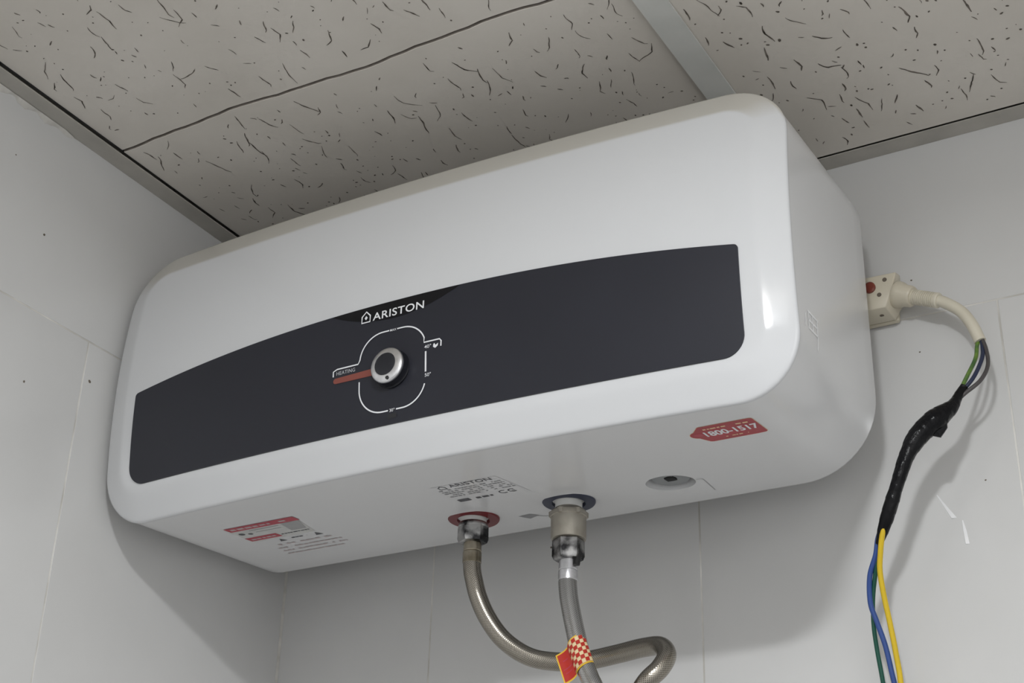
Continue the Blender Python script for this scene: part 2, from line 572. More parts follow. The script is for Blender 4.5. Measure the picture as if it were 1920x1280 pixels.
def ceiling_tile(x0, x1, y0, y1, wavy_back=False, wavy_front=False, seed=0, zt=ZT, holes=True, angle=pi / 2, dens=1.0, wmul=1.0):
    rng = random.Random(seed)
    n = 40

    def wob(x):
        return 0.0028 * sin(x * 21 + 1.0) + 0.0009 * sin(x * 61) + 0.0005 * sin(x * 170)
    vs, fs = [], []
    th = 0.018
    b = 0.0003
    for i in range(n + 1):
        x = x0 + (x1 - x0) * i / n
        ya = y0 + (wob(x) if wavy_front else 0)
        yb_ = y1 + (wob(x) if wavy_back else 0)
        for y, z in ((ya, zt + th), (ya, zt + b), (ya + b, zt), (yb_ - b, zt), (yb_, zt + b), (yb_, zt + th)):
            vs.append((x, y, z))
    for i in range(n):
        for j in range(6):
            k = (j + 1) % 6
            fs.append((i * 6 + j, i * 6 + k, i * 6 + 6 + k, i * 6 + 6 + j))
    fs += [tuple(range(6)), tuple(range(n * 6, n * 6 + 6))]
    t = pyobj('ceiling_tile', vs, fs, M['ctile'], ceiling, 25)
    t.data.materials.append(M['rawedge'])
    for p in t.data.polygons:                      # raw cut edges of the board
        if abs(p.normal.z) < 0.3:
            p.material_index = 1
    if not holes:
        return t
    # fissures: tapering crooked grooves and pin holes, seen as dark pits
    V, F = [], []
    zz = zt - 0.00025

    def worm(cx, cy, L, wd, a):
        m = max(3, int(L / 0.003))
        px, py = cx - cos(a) * L / 2, cy - sin(a) * L / 2
        h = a + rng.uniform(-.35, .35)
        kink = rng.uniform(0.25, 0.75)
        base = len(V)
        kd = rng.uniform(-0.9, 0.9)
        ph = rng.uniform(0, 6)
        for i in range(m + 1):
            s = i / m
            w_ = wd * (0.25 + 0.75 * sin(pi * min(1, max(0, s * .92 + .04)))) * (0.75 + 0.45 * sin(ph + s * 7) ** 2)
            nx, ny = -sin(h), cos(h)
            V.append((px + nx * w_ / 2, py + ny * w_ / 2, zz)); V.append((px - nx * w_ / 2, py - ny * w_ / 2, zz))
            px += cos(h) * L / m; py += sin(h) * L / m
            h += rng.uniform(-.22, .22) + (kd if abs(s - kink) < 0.5 / m else 0)
        for i in range(m):
            F.append((base + 2 * i, base + 2 * i + 1, base + 2 * i + 3, base + 2 * i + 2))

    def dot(cx, cy, r):
        base = len(V)
        a0 = rng.uniform(0, 6); el = rng.uniform(1, 1.9)
        k = 6
        for j in range(k):
            a = 2 * pi * j / k
            u, v = r * el * cos(a), r * sin(a) * rng.uniform(.7, 1.2)
            V.append((cx + u * cos(a0) - v * sin(a0), cy + u * sin(a0) + v * cos(a0), zz))
        F.append(tuple(range(base, base + k)))
    area = (x1 - x0) * (y1 - y0)
    m = 0.016
    placed = []

    def spot(sep):
        for _ in range(30):
            x, y = rng.uniform(x0 + m, x1 - m), rng.uniform(y0 + m, y1 - m)
            if all((x - a) ** 2 + (y - c) ** 2 > (sep + s) ** 2 for a, c, s in placed):
                placed.append((x, y, sep))
                return x, y
        return None
    for _ in range(int(area * 600 * dens)):
        s = spot(0.007)
        if s:
            worm(*s, rng.choice((rng.uniform(.010, .018), rng.uniform(.014, .026), rng.uniform(.02, .034))), rng.uniform(.0008, .0016) * wmul,
                 angle + rng.gauss(0, 0.30))
    for _ in range(int(area * 560 * dens)):
        s = spot(0.003)
        if s:
            worm(*s, rng.uniform(.004, .009), rng.uniform(.0008, .0016), angle + rng.gauss(0, 0.6))
    for _ in range(int(area * 1250 * dens)):
        s = spot(0.0018)
        if s:
            dot(*s, rng.uniform(.0004, .0011) * wmul)
    f = pyobj('fissures', V, F, M['pit'], t, recalc=False)
    tag(f, kind='stuff')
    return t


YJ = -0.3715
ceiling_tile(FW + 0.0009, TX0 + 0.009, YJ + 0.0014, -FW - 0.0018, wavy_front=True, seed=3, angle=pi / 2 + 0.12, dens=1.0)
ceiling_tile(FW + 0.0011, TX0 + 0.009, -0.97, YJ - 0.0014, wavy_back=True, seed=11, angle=pi / 2 + 0.15, zt=ZT + 0.0008)
ceiling_tile(TX1 - 0.009, TX1 + 0.585, -0.6, -FW - 0.0022, seed=21, angle=pi / 2 - 0.1, zt=ZC + 0.0012, dens=1.1, wmul=1.3)
ceiling_tile(TX1 - 0.009, TX1 + 0.585, -1.2, -0.602, seed=22, zt=ZC + 0.0012, dens=0.8)
ceiling_tile(TX1 - 0.009, TX1 + 0.585, ROOM_Y, -1.202, seed=23, zt=ZC + 0.0012, holes=False)
ceiling_tile(0.004, TX0 + 0.009, -1.57, -0.972, seed=24, holes=False)
ceiling_tile(0.004, TX0 + 0.009, ROOM_Y, -1.572, seed=25, holes=False)
ceiling_tile(TX1 + 0.587, ROOM_X - .002, -1.2, -0.003, seed=26, zt=ZC + 0.0012, dens=0.8)
ceiling_tile(TX1 + 0.587, ROOM_X - .002, ROOM_Y, -1.202, seed=27, zt=ZC + 0.0012, holes=False)


# ------------------------------------------------------------------ water heater
def by(x): return BOW * (1 - (2 * (x - G) / W - 1) ** 2)
def bz(z): return BZ * (1 - (2 * z / H - 1) ** 2)
def rim_y(x, z): return -DF - by(x) - bz(z)
def face_y(x, z): return rim_y(x, z) - RISE


def rrect(x0, x1, z0, z1, rs, n=14, m=26):
    P = []
    for r, sx, sz, cx, cz, a0 in ((rs[0], x1, z1, x1 - rs[0], z1 - rs[0], 0), (rs[1], x0, z1, x0 + rs[1], z1 - rs[1], 90),
                                  (rs[2], x0, z0, x0 + rs[2], z0 + rs[2], 180), (rs[3], x1, z0, x1 - rs[3], z0 + rs[3], 270)):
        for k in range(n + 1):
            a = radians(a0 + 90 * k / n)
            P.append((cx + r * cos(a), cz + r * sin(a)))
    out = []
    N = len(P)
    for i in range(N):
        out.append(P[i])
        if i % (n + 1) == n:
            a, b = P[i], P[(i + 1) % N]
            for j in range(1, m):
                out.append((a[0] + (b[0] - a[0]) * j / m, a[1] + (b[1] - a[1]) * j / m))
    return out


def rings_mesh(name, rings, mat, parent, angle=30, cap0=True, cap1=True):
    n = len(rings[0])
    vs = [p for r in rings for p in r]
    fs = []
    for i in range(len(rings) - 1):
        for j in range(n):
            k = (j + 1) % n
            fs.append((i * n + j, i * n + k, (i + 1) * n + k, (i + 1) * n + j))
    if cap0: fs.append(tuple(range(n)))
    if cap1: fs.append(tuple((len(rings) - 1) * n + j for j in range(n)))
    return pyobj(name, vs, fs, mat, parent, angle)


heater = empty('water_heater', (0, 0, 0))
tag(heater, 'white wall-mounted storage water heater with dark control panel under the ceiling', 'water heater')


def front_ring(ins, rise):
    r = max(RF - ins, 0.012)
    return [(x, rim_y(x, z) - rise, z) for x, z in rrect(G + ins, X1 - ins, ins, H - ins, (r,) * 4)]


# front cover: rim, bevel band, softly bulging face
rings = [[(x, rim_y(x, z) + 0.003, z) for x, z in rrect(G + .004, X1 - .004, .004, H - .004, (RF - .004,) * 4)]]
rings += [front_ring(0.0003, -0.0026), front_ring(0.0, -0.0008), front_ring(0.0004, 0.0006), front_ring(0.0016, 0.0015)]
for s, q in ((.003, .0020), (.008, .0034), (.013, .0048), (.018, .0062), (.0228, .00755), (.0245, .0079)):
    rings.append(front_ring(s, q))
rings.append(front_ring(0.0262, 0.0082))
inner = rrect(G + 0.029, X1 - 0.029, 0.029, H - 0.029, (RF - 0.029,) * 4)
half = H / 2
for s in [i / 26 for i in range(27)]:
    ring = []
    for x, z in inner:
        mx = min(max(x, G + half), X1 - half)
        xx, zz_ = x + (mx - x) * s, z + (half - z) * s
        ring.append((xx, face_y(xx, zz_), zz_))
    rings.append(ring)
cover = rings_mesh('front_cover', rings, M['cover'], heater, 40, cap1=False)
cm = cover.data
bm = bmesh.new(); bm.from_mesh(cm)
bmesh.ops.remove_doubles(bm, verts=bm.verts[:], dist=2e-6)
bmesh.ops.dissolve_degenerate(bm, edges=bm.edges[:], dist=1e-6)
bm.to_mesh(cm); bm.free()
nrm = [Vector(n.vector) for n in cm.corner_normals]
for li, lp in enumerate(cm.loops):
    c = cm.vertices[lp.vertex_index].co
    if abs(c.y - face_y(c.x, c.z)) < 2e-5:
        nrm[li] = Vector((4 * BOW / W * (2 * (c.x - G) / W - 1), -1, 4 * BZ / H * (2 * c.z / H - 1))).normalized()
cm.normals_split_custom_set([tuple(n) for n in nrm])

# tank casing: lofted from the rim to the smaller back, back edge rounded, foot on the wall
Fr = [(x, rim_y(x, z), z) for x, z in rrect(G + .0006, X1 - .0006, .0006, H - .0006, (RF,) * 4)]
Bx0, Bx1, Bz0, Bz1 = G + XB0, X1 + XB1, ZB0, H + ZB1


def back_ring(ins, y):
    rs = tuple(max(r - ins, 0.012) for r in RBS)
    return [(x, y, z) for x, z in rrect(Bx0 + ins, Bx1 - ins, Bz0 + ins, Bz1 - ins, rs)]


Br = back_ring(0, -YB)
rings = []
for k in range(9):
    t = k / 8
    rings.append([tuple(a[i] + (b[i] - a[i]) * t for i in range(3)) for a, b in zip(Fr, Br)])
for ins, y in ((.0006, -YB + .003), (.0025, -YB + .006), (.006, -YB + .0085), (.011, -YB + .010)):
    rings.append(back_ring(ins, y))
body = rings_mesh('casing', rings, M['body'], heater, 40)
for x in (0.15, 0.56):
    bevel_box('wall_bracket', (x, -YB + .0095, 0.13), (x + .05, -0.0006, 0.25), 0.002, M['grid'], heater)


def bot_z(x, y):
    yr = -DF - by(x)
    return ZB0 * (y - yr) / (-YB - yr)


# thermostat recess cut into the underside
TXc, TYc, TR = 0.5430, -0.1375, 0.0228
cut = lathe('cutter', [(TR, -0.02), (TR, 0.013)], (TXc, TYc, bot_z(TXc, TYc)), (0, 0, 1), None, seg=48)
md = body.modifiers.new('recess', 'BOOLEAN')
md.operation = 'DIFFERENCE'; md.object = cut; md.solver = 'EXACT'
dg = bpy.context.evaluated_depsgraph_get()
nm = bpy.data.meshes.new_from_object(body.evaluated_get(dg))
body.modifiers.clear()
old = body.data
body.data = nm
bpy.data.meshes.remove(old)
bpy.data.objects.remove(cut)
if not body.data.materials:
    body.data.materials.append(M['body'])
nm.name = 'casing'
smooth(nm, 40)
tb = bot_z(TXc, TYc)
cap = lathe('thermostat_cap', [(.0185, .0128), (.0185, .006), (.0172, .0045), (.006, .0042), (.0055, .0055), (.0055, .009)], (TXc, TYc, tb), (0, 0, 1), M['thermo'], heater, 40)
bevel_box('socket_hole', (TXc - .005, TYc - .005, tb + .0035), (TXc + .005, TYc + .005, tb + .0052), .001, M['hole'], cap)


# dark control panel
PX0, PX1, PZ0 = 0.0515, 0.6895, 0.0338
def panel_top(x):
    u = (x - (PX0 + PX1) / 2) / ((PX1 - PX0) / 2)
    return 0.1512 - 0.0220 * abs(u) ** 2.2


def panel_bot(x):
    r = 0.019
    d = min(x - PX0, PX1 - x)
    if d >= r: return PZ0
    return PZ0 + r - sqrt(max(0, r * r - (r - d) ** 2))


def corner_top(x):
    r = 0.003
    d = min(x - PX0, PX1 - x)
    return panel_top(x) - (r - sqrt(max(0, r * r - (r - d) ** 2)) if d < r else 0)


cols = [PX0 + 0.020 * (1 - cos(pi / 2 * i / 10)) for i in range(11)]
cols += [PX0 + .02 + (PX1 - PX0 - .04) * i / 60 for i in range(1, 60)]
cols += [PX1 - 0.020 * (1 - cos(pi / 2 * i / 10)) for i in range(10, -1, -1)]
nr = 12
vs, fs = [], []
PT = 0.0014
for x in cols:
    b, t = panel_bot(x), corner_top(x)
    vs.append((x, face_y(x, b) + .003, b))
    for j in range(nr + 1):
        q = j / nr
        z = b + (t - b) * q
        vs.append((x, face_y(x, z) - PT, z))
    vs.append((x, face_y(x, t) + .003, t))
k = nr + 3
for i in range(len(cols) - 1):
    for j in range(k):
        jj = (j + 1) % k
        fs.append((i * k + j, i * k + jj, (i + 1) * k + jj, (i + 1) * k + j))
fs += [tuple(range(k)), tuple(range((len(cols) - 1) * k, len(cols) * k))]
panel = pyobj('control_panel', vs, fs, M['panel'], heater, 40)


def on_face(name, part, mat, parent, off=0.0019, subdiv=True):
    vs, fs = part
    me = bpy.data.meshes.new(name)
    me.from_pydata([(x, 0, z) for x, z in vs], [], fs)
    for v in me.vertices:
        v.co.y = face_y(v.co.x, v.co.z) - off
    me.update()
    return link(name, me, mat, parent)


# black badge lens behind the brand name
LX0, LX1 = 0.2975, 0.4345
vs, fs = [], []
nl = 40
for i in range(nl + 1):
    x = LX0 + (LX1 - LX0) * i / nl
    u = 2 * i / nl - 1
    t = panel_top(x) - 0.0004
    d = 0.0172 * (1 - u * u)
    for j in range(5):
        z = t - d * j / 4
        vs.append((x, z))
for i in range(nl):
    for j in range(4):
        fs.append((i * 5 + j, i * 5 + j + 1, i * 5 + 6 + j, i * 5 + 5 + j))
lens = on_face('badge', (vs, fs), M['lens'], panel, 0.0017)
v2, f2 = text2d('ARISTON', 0.0548, 0.0078, 1.06, 0.012)
on_face('brand_lettering', join2d((v2, f2, (0.3437, 0.1353))), M['white'], panel, 0.0021)
hx0, hx1, hz0, hz1 = 0.3318, 0.3408, 0.1355, 0.1462
hm = (hx0 + hx1) / 2
house = stroke2d([(hx0, hz0), (hx1, hz0), (hx1, hz0 + .0062), (hm, hz1), (hx0, hz0 + .0062)], 0.0014, True)
flame = ([(hm, hz0 + .0022), (hm + .0017, hz0 + .0044), (hm, hz0 + .0068), (hm - .0017, hz0 + .0044)], [(0, 1, 2, 3)])
on_face('house_emblem', join2d(house, flame), M['white'], panel, 0.0021)

# dial: rounded square scale with gaps, tabs, marks
KX, KZ = 0.3667, 0.0836
hw, hh, cr = 0.0350, 0.0378, 0.0245


def rs_path(a0, a1, n=60):
    """points of the rounded square between two fractions of its outline, starting at right middle, anticlockwise"""
    pts = []
    for q in rrect(KX - hw, KX + hw, KZ - hh, KZ + hh, (cr,) * 4, 16, 10):
        pts.append(q)
    N = len(pts)
    ang = lambda p: math.atan2((p[1] - KZ) / hh, (p[0] - KX) / hw) % (2 * pi)
    sel = sorted([(ang(p), p) for p in pts])
    lo, hi = radians(a0), radians(a1)
    return [p for a, p in sel if lo <= a <= hi]


LWD = 0.0013
scale_parts = []
up_r = rs_path(30, 84)
tabp = [(KX + .0505, KZ + .0110), (KX + .0507, KZ + .0160), (KX + .0490, KZ + .0180), (KX + .0330, KZ + .0180)]
scale_parts.append(stroke2d(tabp + up_r, LWD))
up_l = rs_path(96, 158)
hp = [(KX - .0368, KZ + .0122), (KX - .0600, KZ + .0122), (KX - .0640, KZ + .0105), (KX - .0640, KZ + .0055)]
scale_parts.append(stroke2d(up_l + hp, LWD))
scale_parts.append(stroke2d(rs_path(188, 264), LWD))
scale_parts.append(stroke2d(rs_path(276, 334), LWD))
scale_parts.append(stroke2d([(KX + hw, KZ - .0098), (KX + hw, KZ + .0092)], LWD * 1.25))
on_face('dial_scale', join2d(*scale_parts), M['white'], panel)
marks = []
for body_, w_, h_, x_, z_ in (('MAX', .0066, .0022, KX - .0033, KZ + hh - .0012), ('40°', .0070, .0034, KX + .0335, KZ + .0118),
                              ('50°', .0062, .0034, KX + .0342, KZ - .0146), ('30°', .0054, .0030, KX - .0027, KZ - hh - .0016)):
    v2, f2 = text2d(body_, w_, h_, 1.0, 0.01)
    marks.append((v2, f2, (x_, z_)))
leaf = ([(0, 0), (.0022, -.0016), (.0048, .0002), (.0052, .0028), (.0026, .0012), (.0012, .0034), (.0002, .0022)], [(0, 1, 2, 3, 4, 5, 6)])
marks.append((*leaf, (KX + .0425, KZ + .0118)))
for mk in marks[:4]:
    on_face('temperature_mark', join2d(mk), M['white'], panel)
on_face('leaf_mark', join2d(marks[4]), M['white'], panel)
v2, f2 = text2d('HEATING', .0205, .0036, 1.05, 0.006)
on_face('heating_lettering', join2d((v2, f2, (KX - .0605, KZ + .0062))), M['greyprint'], panel)
bar = [(KX - .0612, KZ + .0036), (KX - .0120, KZ + .0050), (KX - .0120, KZ - .0020), (KX - .0612, KZ - .0016)]
arc = [(KX - .0612 - .0026 * sin(radians(a)), KZ + .0010 - .0026 * cos(radians(a))) for a in range(0, 181, 20)]
on_face('heating_light_bar', (arc + [bar[0], bar[1], bar[2]], [tuple(range(len(arc) + 3))]), M['redbar'], panel)
on_face('indicator_window', rect2d(KX - .0045, KZ - .0452, KX + .0045, KZ - .0412), M['black'], panel)

ky = face_y(KX, KZ) - PT
knob = lathe('dial_knob', [(.0182, -.001), (.0182, .0004), (.0178, .0010), (.0174, .0030), (.0168, .0075), (.0160, .0083), (.0152, .0083)], (KX, ky, KZ), (0, -1, 0), M['knob'], heater, 56)
ring = lathe('knob_ring', [(.0168, .0064), (.0169, .0084), (.0164, .0096), (.0154, .0102), (.0117, .0118), (.0108, .0118), (.0106, .010)], (KX, ky, KZ), (0, -1, 0), M['silver'], knob, 56, 50)
lathe('knob_cap', [(.0107, .0080), (.0107, .0114), (.0098, .0119), (.004, .0121), (.0002, .0121)], (KX, ky, KZ), (0, -1, 0), M['knobcap'], knob, 48)
ra = radians(-78)
lathe('pointer_dot', [(.0017, .0), (.0017, .0026), (.0008, .0030)], (KX + .0138 * cos(ra), ky - .0089, KZ + .0138 * sin(ra)), (0, -1, 0), M['black'], knob, 20)


from mathutils.bvhtree import BVHTree
_bm = bmesh.new(); _bm.from_mesh(body.data)
BODY_TREE = BVHTree.FromBMesh(_bm)
_bm.free()


def fine(me, step=0.006):
    """triangulate and refine a flat print so that it can follow the casing"""
    b = bmesh.new(); b.from_mesh(me)
    bmesh.ops.triangulate(b, faces=b.faces[:])
    for _ in range(5):
        e = [x for x in b.edges if x.calc_length() > step]
        if not e:
            break
        bmesh.ops.subdivide_edges(b, edges=e, cuts=1)
        bmesh.ops.triangulate(b, faces=b.faces[:])
    b.to_mesh(me); b.free()


# print and stickers on the underside: x along, y upwards in the print = towards the front
def on_bottom(name, part, mat, parent=heater, off=0.0004, thick=0.0):
    vs, fs = part
    me = bpy.data.meshes.new(name)
    me.from_pydata([(x, y, 0) for x, y in vs], [], fs)
    me.update()
    fine(me)
    for v in me.vertices:
        h = BODY_TREE.ray_cast(Vector((v.co.x, v.co.y, -0.1)), Vector((0, 0, 1)))
        v.co.z = (h[0].z if h[0] else bot_z(v.co.x, v.co.y)) - off * 0.55
    me.update()
    bm = bmesh.new(); bm.from_mesh(me)
    bmesh.ops.recalc_face_normals(bm, faces=bm.faces[:])
    for f in bm.faces:
        if f.normal.z > 0: f.normal_flip()
    bm.to_mesh(me); bm.free()
    o = link(name, me, mat, parent)
    if name.endswith(('print', 'lines', 'marks')):
        tag(o, kind='stuff')          # print too small to pick apart
    return o


def bt(part, x, y):
    """place print drawn with y up so that its top points to the front of the heater"""
    vs, fs = part
    return [(x + a, y - b) for a, b in vs], [tuple(reversed(f)) for f in fs]


# service hotline sticker
out = []
def arcpts(cx, cy, r, a0, a1, n=6): return [(cx + r * cos(radians(a0 + (a1 - a0) * i / n)), cy + r * sin(radians(a0 + (a1 - a0) * i / n))) for i in range(n + 1)]
sx0, sx1, sy0, sy1 = 0.6200, 0.6715, -0.2660, -0.2265
out += arcpts(sx1 - .003, sy0 + .003, .003, -90, 0) + arcpts(sx1 - .003, sy1 - .003, .003, 0, 90)
out += arcpts(sx0 + .004, sy1 - .004, .004, 90, 150)
out += arcpts(sx0 - .0005, -.2470, .0085, 115, 250, 8)
out += arcpts(sx0 + .006, sy0 + .003, .003, 230, 270)
hs = on_bottom('hotline_sticker', (out, [tuple(range(len(out)))]), M['red'])
hs['label'] = 'red hotline sticker reading 1800-1517'
rim_ = stroke2d(out, .0008, True)
on_bottom('sticker_border', rim_, M['tagw'], hs, 0.0003)
v2, f2 = text2d('1800-1517', 0.0465, 0.0125, 1.0, 0.03)
on_bottom('hotline_number', bt((v2, f2), 0.6235, -0.2400), M['white'], hs, 0.0007)
on_bottom('small_print', join2d(bt(ticks2d(0, .040, 0, .0030, 3), .6265, -.2570), bt(ticks2d(0, .020, 0, .0022, 4, .8), .6370, -.2325)), M['tagw'], hs, 0.0007)
on_bottom('phone_mark', (arcpts(sx0 - .0015, -.2475, .0042, 0, 360, 14)[:-1], [tuple(range(14))]), M['warnred'], hs, 0.0007)

# warning label
wl = on_bottom('warning_label', ([(.1075, -.2365), (.1930, -.2365), (.1805, -.1850), (.1035, -.1850)], [(0, 1, 2, 3)]), M['label'])
on_bottom('red_band', rect2d(.1085, -.2385, .1925, -.2260), M['warnred'], wl, 0.0007)
on_bottom('red_band', rect2d(.1050, -.2010, .1435, -.1890), M['warnred'], wl, 0.0007)
on_bottom('band_print', join2d(bt(ticks2d(0, .074, 0, .005, 5), .113, -.2298), bt(ticks2d(0, .03, 0, .0042, 6), .109, -.1926)), M['faint'], wl, 0.001)
on_bottom('shade_print', join2d(([(.168, -.225), (.190, -.225), (.181, -.200), (.163, -.200)], [(0, 1, 2, 3)]), rect2d(.127, -.2225, .163, -.2205), rect2d(.130, -.2150, .161, -.2136)), M['labelgrey'], wl, 0.0007)
on_bottom('dark_print', join2d(bt(ticks2d(0, .034, 0, .0032, 7), .146, -.193), (arcpts(.1130, -.2150, .0035, 0, 360, 10)[:-1], [tuple(range(10))]),
                               (arcpts(.1215, -.2120, .0027, 0, 360, 10)[:-1], [tuple(range(10))])), M['ink'], wl, 0.0007)
tri = lambda x, y, s: ([(x - s, y + s), (x + s, y + s), (x, y - s)], [(0, 1, 2)])
on_bottom('warning_marks', join2d(tri(.1330, -.1770, .0040), tri(.1770, -.1770, .0044), bt(ticks2d(0, .022, 0, .003, 8), .143, -.1765)), M['ink'], heater, 0.0006)
on_bottom('faint_print', join2d(bt(ticks2d(0, .070, 0, .0040, 9), .118, -.1610), bt(ticks2d(0, .078, 0, .0036, 10), .110, -.1500), bt(ticks2d(0, .080, 0, .0036, 11), .108, -.1395),
                                bt(ticks2d(0, .075, 0, .0034, 12), .106, -.1290)), M['faint'], heater, 0.0006)

# rating label
rl = on_bottom('rating_label', ([(.3500, -.2420), (.4200, -.2420), (.4250, -.1850), (.3470, -.1850)], [(0, 1, 2, 3)]), M['body'])
v2, f2 = text2d('ARISTON', 0.0440, 0.0075, 1.05, 0.01)
on_bottom('rating_brand', join2d(bt((v2, f2), .3690, -.2345), bt(stroke2d([(0, 0), (.007, 0), (.007, .005), (.0035, .008), (0, .005)], .0014, True), .3575, -.2330)), M['ink'], rl, 0.0008)
lines = []
for i, y in enumerate((-.2275, -.2225, -.2175, -.2125, -.2075)):
    lines.append(bt(ticks2d(0, .040, 0, .0027, 20 + i), .3530, y))
    lines.append(bt(ticks2d(0, .022, 0, .0027, 30 + i), .3960 + .001 * i, y))
on_bottom('rating_lines', join2d(*lines), M['greyink'], rl, 0.0008)
on_bottom('rating_marks', join2d(rect2d(.3530, -.1985, .3655, -.1910), bt(ticks2d(0, .018, 0, .005, 41), .372, -.192), bt(stroke2d(arcpts(.004, .004, .004, 50, 310, 10), .0014), .399, -.194),
                                 bt(stroke2d(arcpts(.004, .004, .004, 50, 310, 10) , .0014), .4085, -.194), bt(rect2d(.0, .0025, .003, .0038), .4115, -.194)), M['ink'], rl, 0.0008)
on_bottom('code_sticker', ([(.3735, -.1190), (.3870, -.1205), (.3930, -.1120), (.3800, -.1060)], [(0, 1, 2, 3)]), M['greyink'])
on_bottom('sticker_trace', stroke2d([(.3905, -.1115), (.3960, -.1060), (.4020, -.1050)], .0010), M['greyink'])
on_bottom('mould_line', stroke2d([(.5665, -.1352), (.5729, -.1345), (.5718, -.1215), (.5690, -.0960)], .0008), M['labelgrey'])

# mark on the right flank
def on_side(name, segs, mat):
    vs, fs = [], []
    for (y0, z0), (y1, z1), wd in segs:
        P0, P1 = Vector((y0, z0)), Vector((y1, z1))
        t = (P1 - P0).normalized(); m = Vector((-t.y, t.x)) * wd / 2
        ns = 8
        b = len(vs)
        for i in range(ns + 1):
            c = P0.lerp(P1, i / ns)
            for p in (c + m, c - m):
                h = BODY_TREE.ray_cast(Vector((1.0, p.x, p.y)), Vector((-1, 0, 0)))
                vs.append((h[0].x + 0.00025, p.x, p.y))
        for i in range(ns):
            fs.append((b + 2 * i, b + 2 * i + 1, b + 2 * i + 3, b + 2 * i + 2))
    return pyobj(name, vs, fs, mat, heater, recalc=False)


w_ = 0.0019
M['mark'] = plain('white_flank_print', (0.97, 0.975, 0.98), 0.9, spec=0.0)
on_side('flank_mark', [((-.2860, .0760), (-.2865, .0640), w_), ((-.2790, .0810), (-.2500, .0845), w_), ((-.2770, .0810), (-.2775, .0655), w_), ((-.2785, .0735), (-.2540, .0765), w_),
                       ((-.2530, .0845), (-.2545, .0560), w_ * 1.3), ((-.2795, .0660), (-.2530, .0690), w_), ((-.2660, .0820), (-.2665, .0680), w_)], M['mark'])


# water connections on the underside
def connection(x, y, rname, mat):
    z = bot_z(x, y)
    r = lathe(rname, [(.0250, .0030), (.0254, -.0004), (.0246, -.0016), (.0160, -.0022), (.0148, .0002), (.0146, .003)], (x, y, z), (0, 0, 1), mat, heater, 48)
    lathe('threaded_stub', [(.0128, .004), (.0128, -.0075), (.0120, -.009)], (x, y, z), (0, 0, 1), M['wplastic'], r, 36)
    return z


HX, HY, CX, CY = 0.3338, -0.1364, 0.4382, -0.1367
hz = connection(HX, HY, 'hot_outlet_ring', M['hotring'])
cz = connection(CX, CY, 'cold_inlet_ring', M['coldring'])

# hot hose
hose = empty('braided_hose', (HX, HY, hz - 0.02))
tag(hose, 'stainless braided hose looping right from the red-ringed hot outlet', 'hose')


def unparent_loc(o, root):
    o.parent = root
    o.matrix_parent_inverse = Matrix.Translation(root.location).inverted()


def adopt(root, *objs):
    for o in objs:
        unparent_loc(o, root)


n1 = lathe('hose_nut', [(.0130, .0), (.0148, -.0012), (.0150, -.0140), (.0138, -.0170), (.0105, -.0180)], (HX, HY, hz - .0078), (0, 0, 1), M['nut'], None, poly=6, angle=25)
n1b = lathe('nut_collar', [(.0140, .0005), (.0145, -.0010), (.0145, -.0030), (.0135, -.0040)], (HX, HY, hz - .0062), (0, 0, 1), M['nut'], None, 36)
fer = lathe('ferrule', [(.0086, .0), (.0088, -.0080), (.0082, -.0088), (.0091, -.0100), (.0091, -.0200), (.0086, -.0205)], (HX, HY, hz - .0250), (0, 0, 1), M['ferrule'], None, 36)
hp = [(HX, HY, hz - .044), (.3343, -.1360, -.0360), (0.3357, -0.135, -0.0445), (0.3399, -0.132, -0.0625), (0.3489, -0.128, -0.0833), (0.3635, -0.122, -0.1039), (0.3856, -0.115, -0.1198),
      (0.4099, -0.108, -0.1258), (0.4404, -0.103, -0.127), (0.4724, -0.102, -0.124), (0.4982, -0.106, -0.1226), (0.5192, -0.114, -0.1257), (0.5297, -0.124, -0.1375),
      (0.527, -0.132, -0.1505), (0.516, -0.137, -0.1627), (.4995, -.130, -.1790), (.4760, -.112, -.2010), (.456, -.100, -.250), (.450, -.080, -.330), (.448, -.045, -.420), (.448, -.004, -.450)]
br = tube('braid', hp, 0.0086, M['braidw'], None, 24, 10)
adopt(hose, n1, n1b, fer, br)

# cold side: relief valve and hose
valve = empty('relief_valve', (CX, CY, cz - .02))
tag(valve, 'matt nickel relief valve screwed on the blue-ringed cold inlet', 'valve')
v1 = lathe('valve_body', [(.0120, .0), (.0165, -.0035), (.0175, -.0055), (.0175, -.0090), (.0166, -.0098), (.0166, -.0300), (.0160, -.0312), (.0148, -.0314)], (CX, CY, cz - .0068), (0, 0, 1), M['valve'], None, 44)
v1b = lathe('valve_hexagon', [(.0150, .0), (.0186, -.0012), (.0186, -.0062), (.0150, -.0075)], (CX, CY, cz - .0098), (0, 0, 1), M['valve'], None, poly=6)
v3 = lathe('drain_nipple', [(.0032, .0), (.0034, .006), (.0028, .0130)], (CX + .0095, CY - .002, cz - .0640), (0.15, 0, 1), M['rubber'], None, 16)
adopt(valve, v1, v1b, v3)

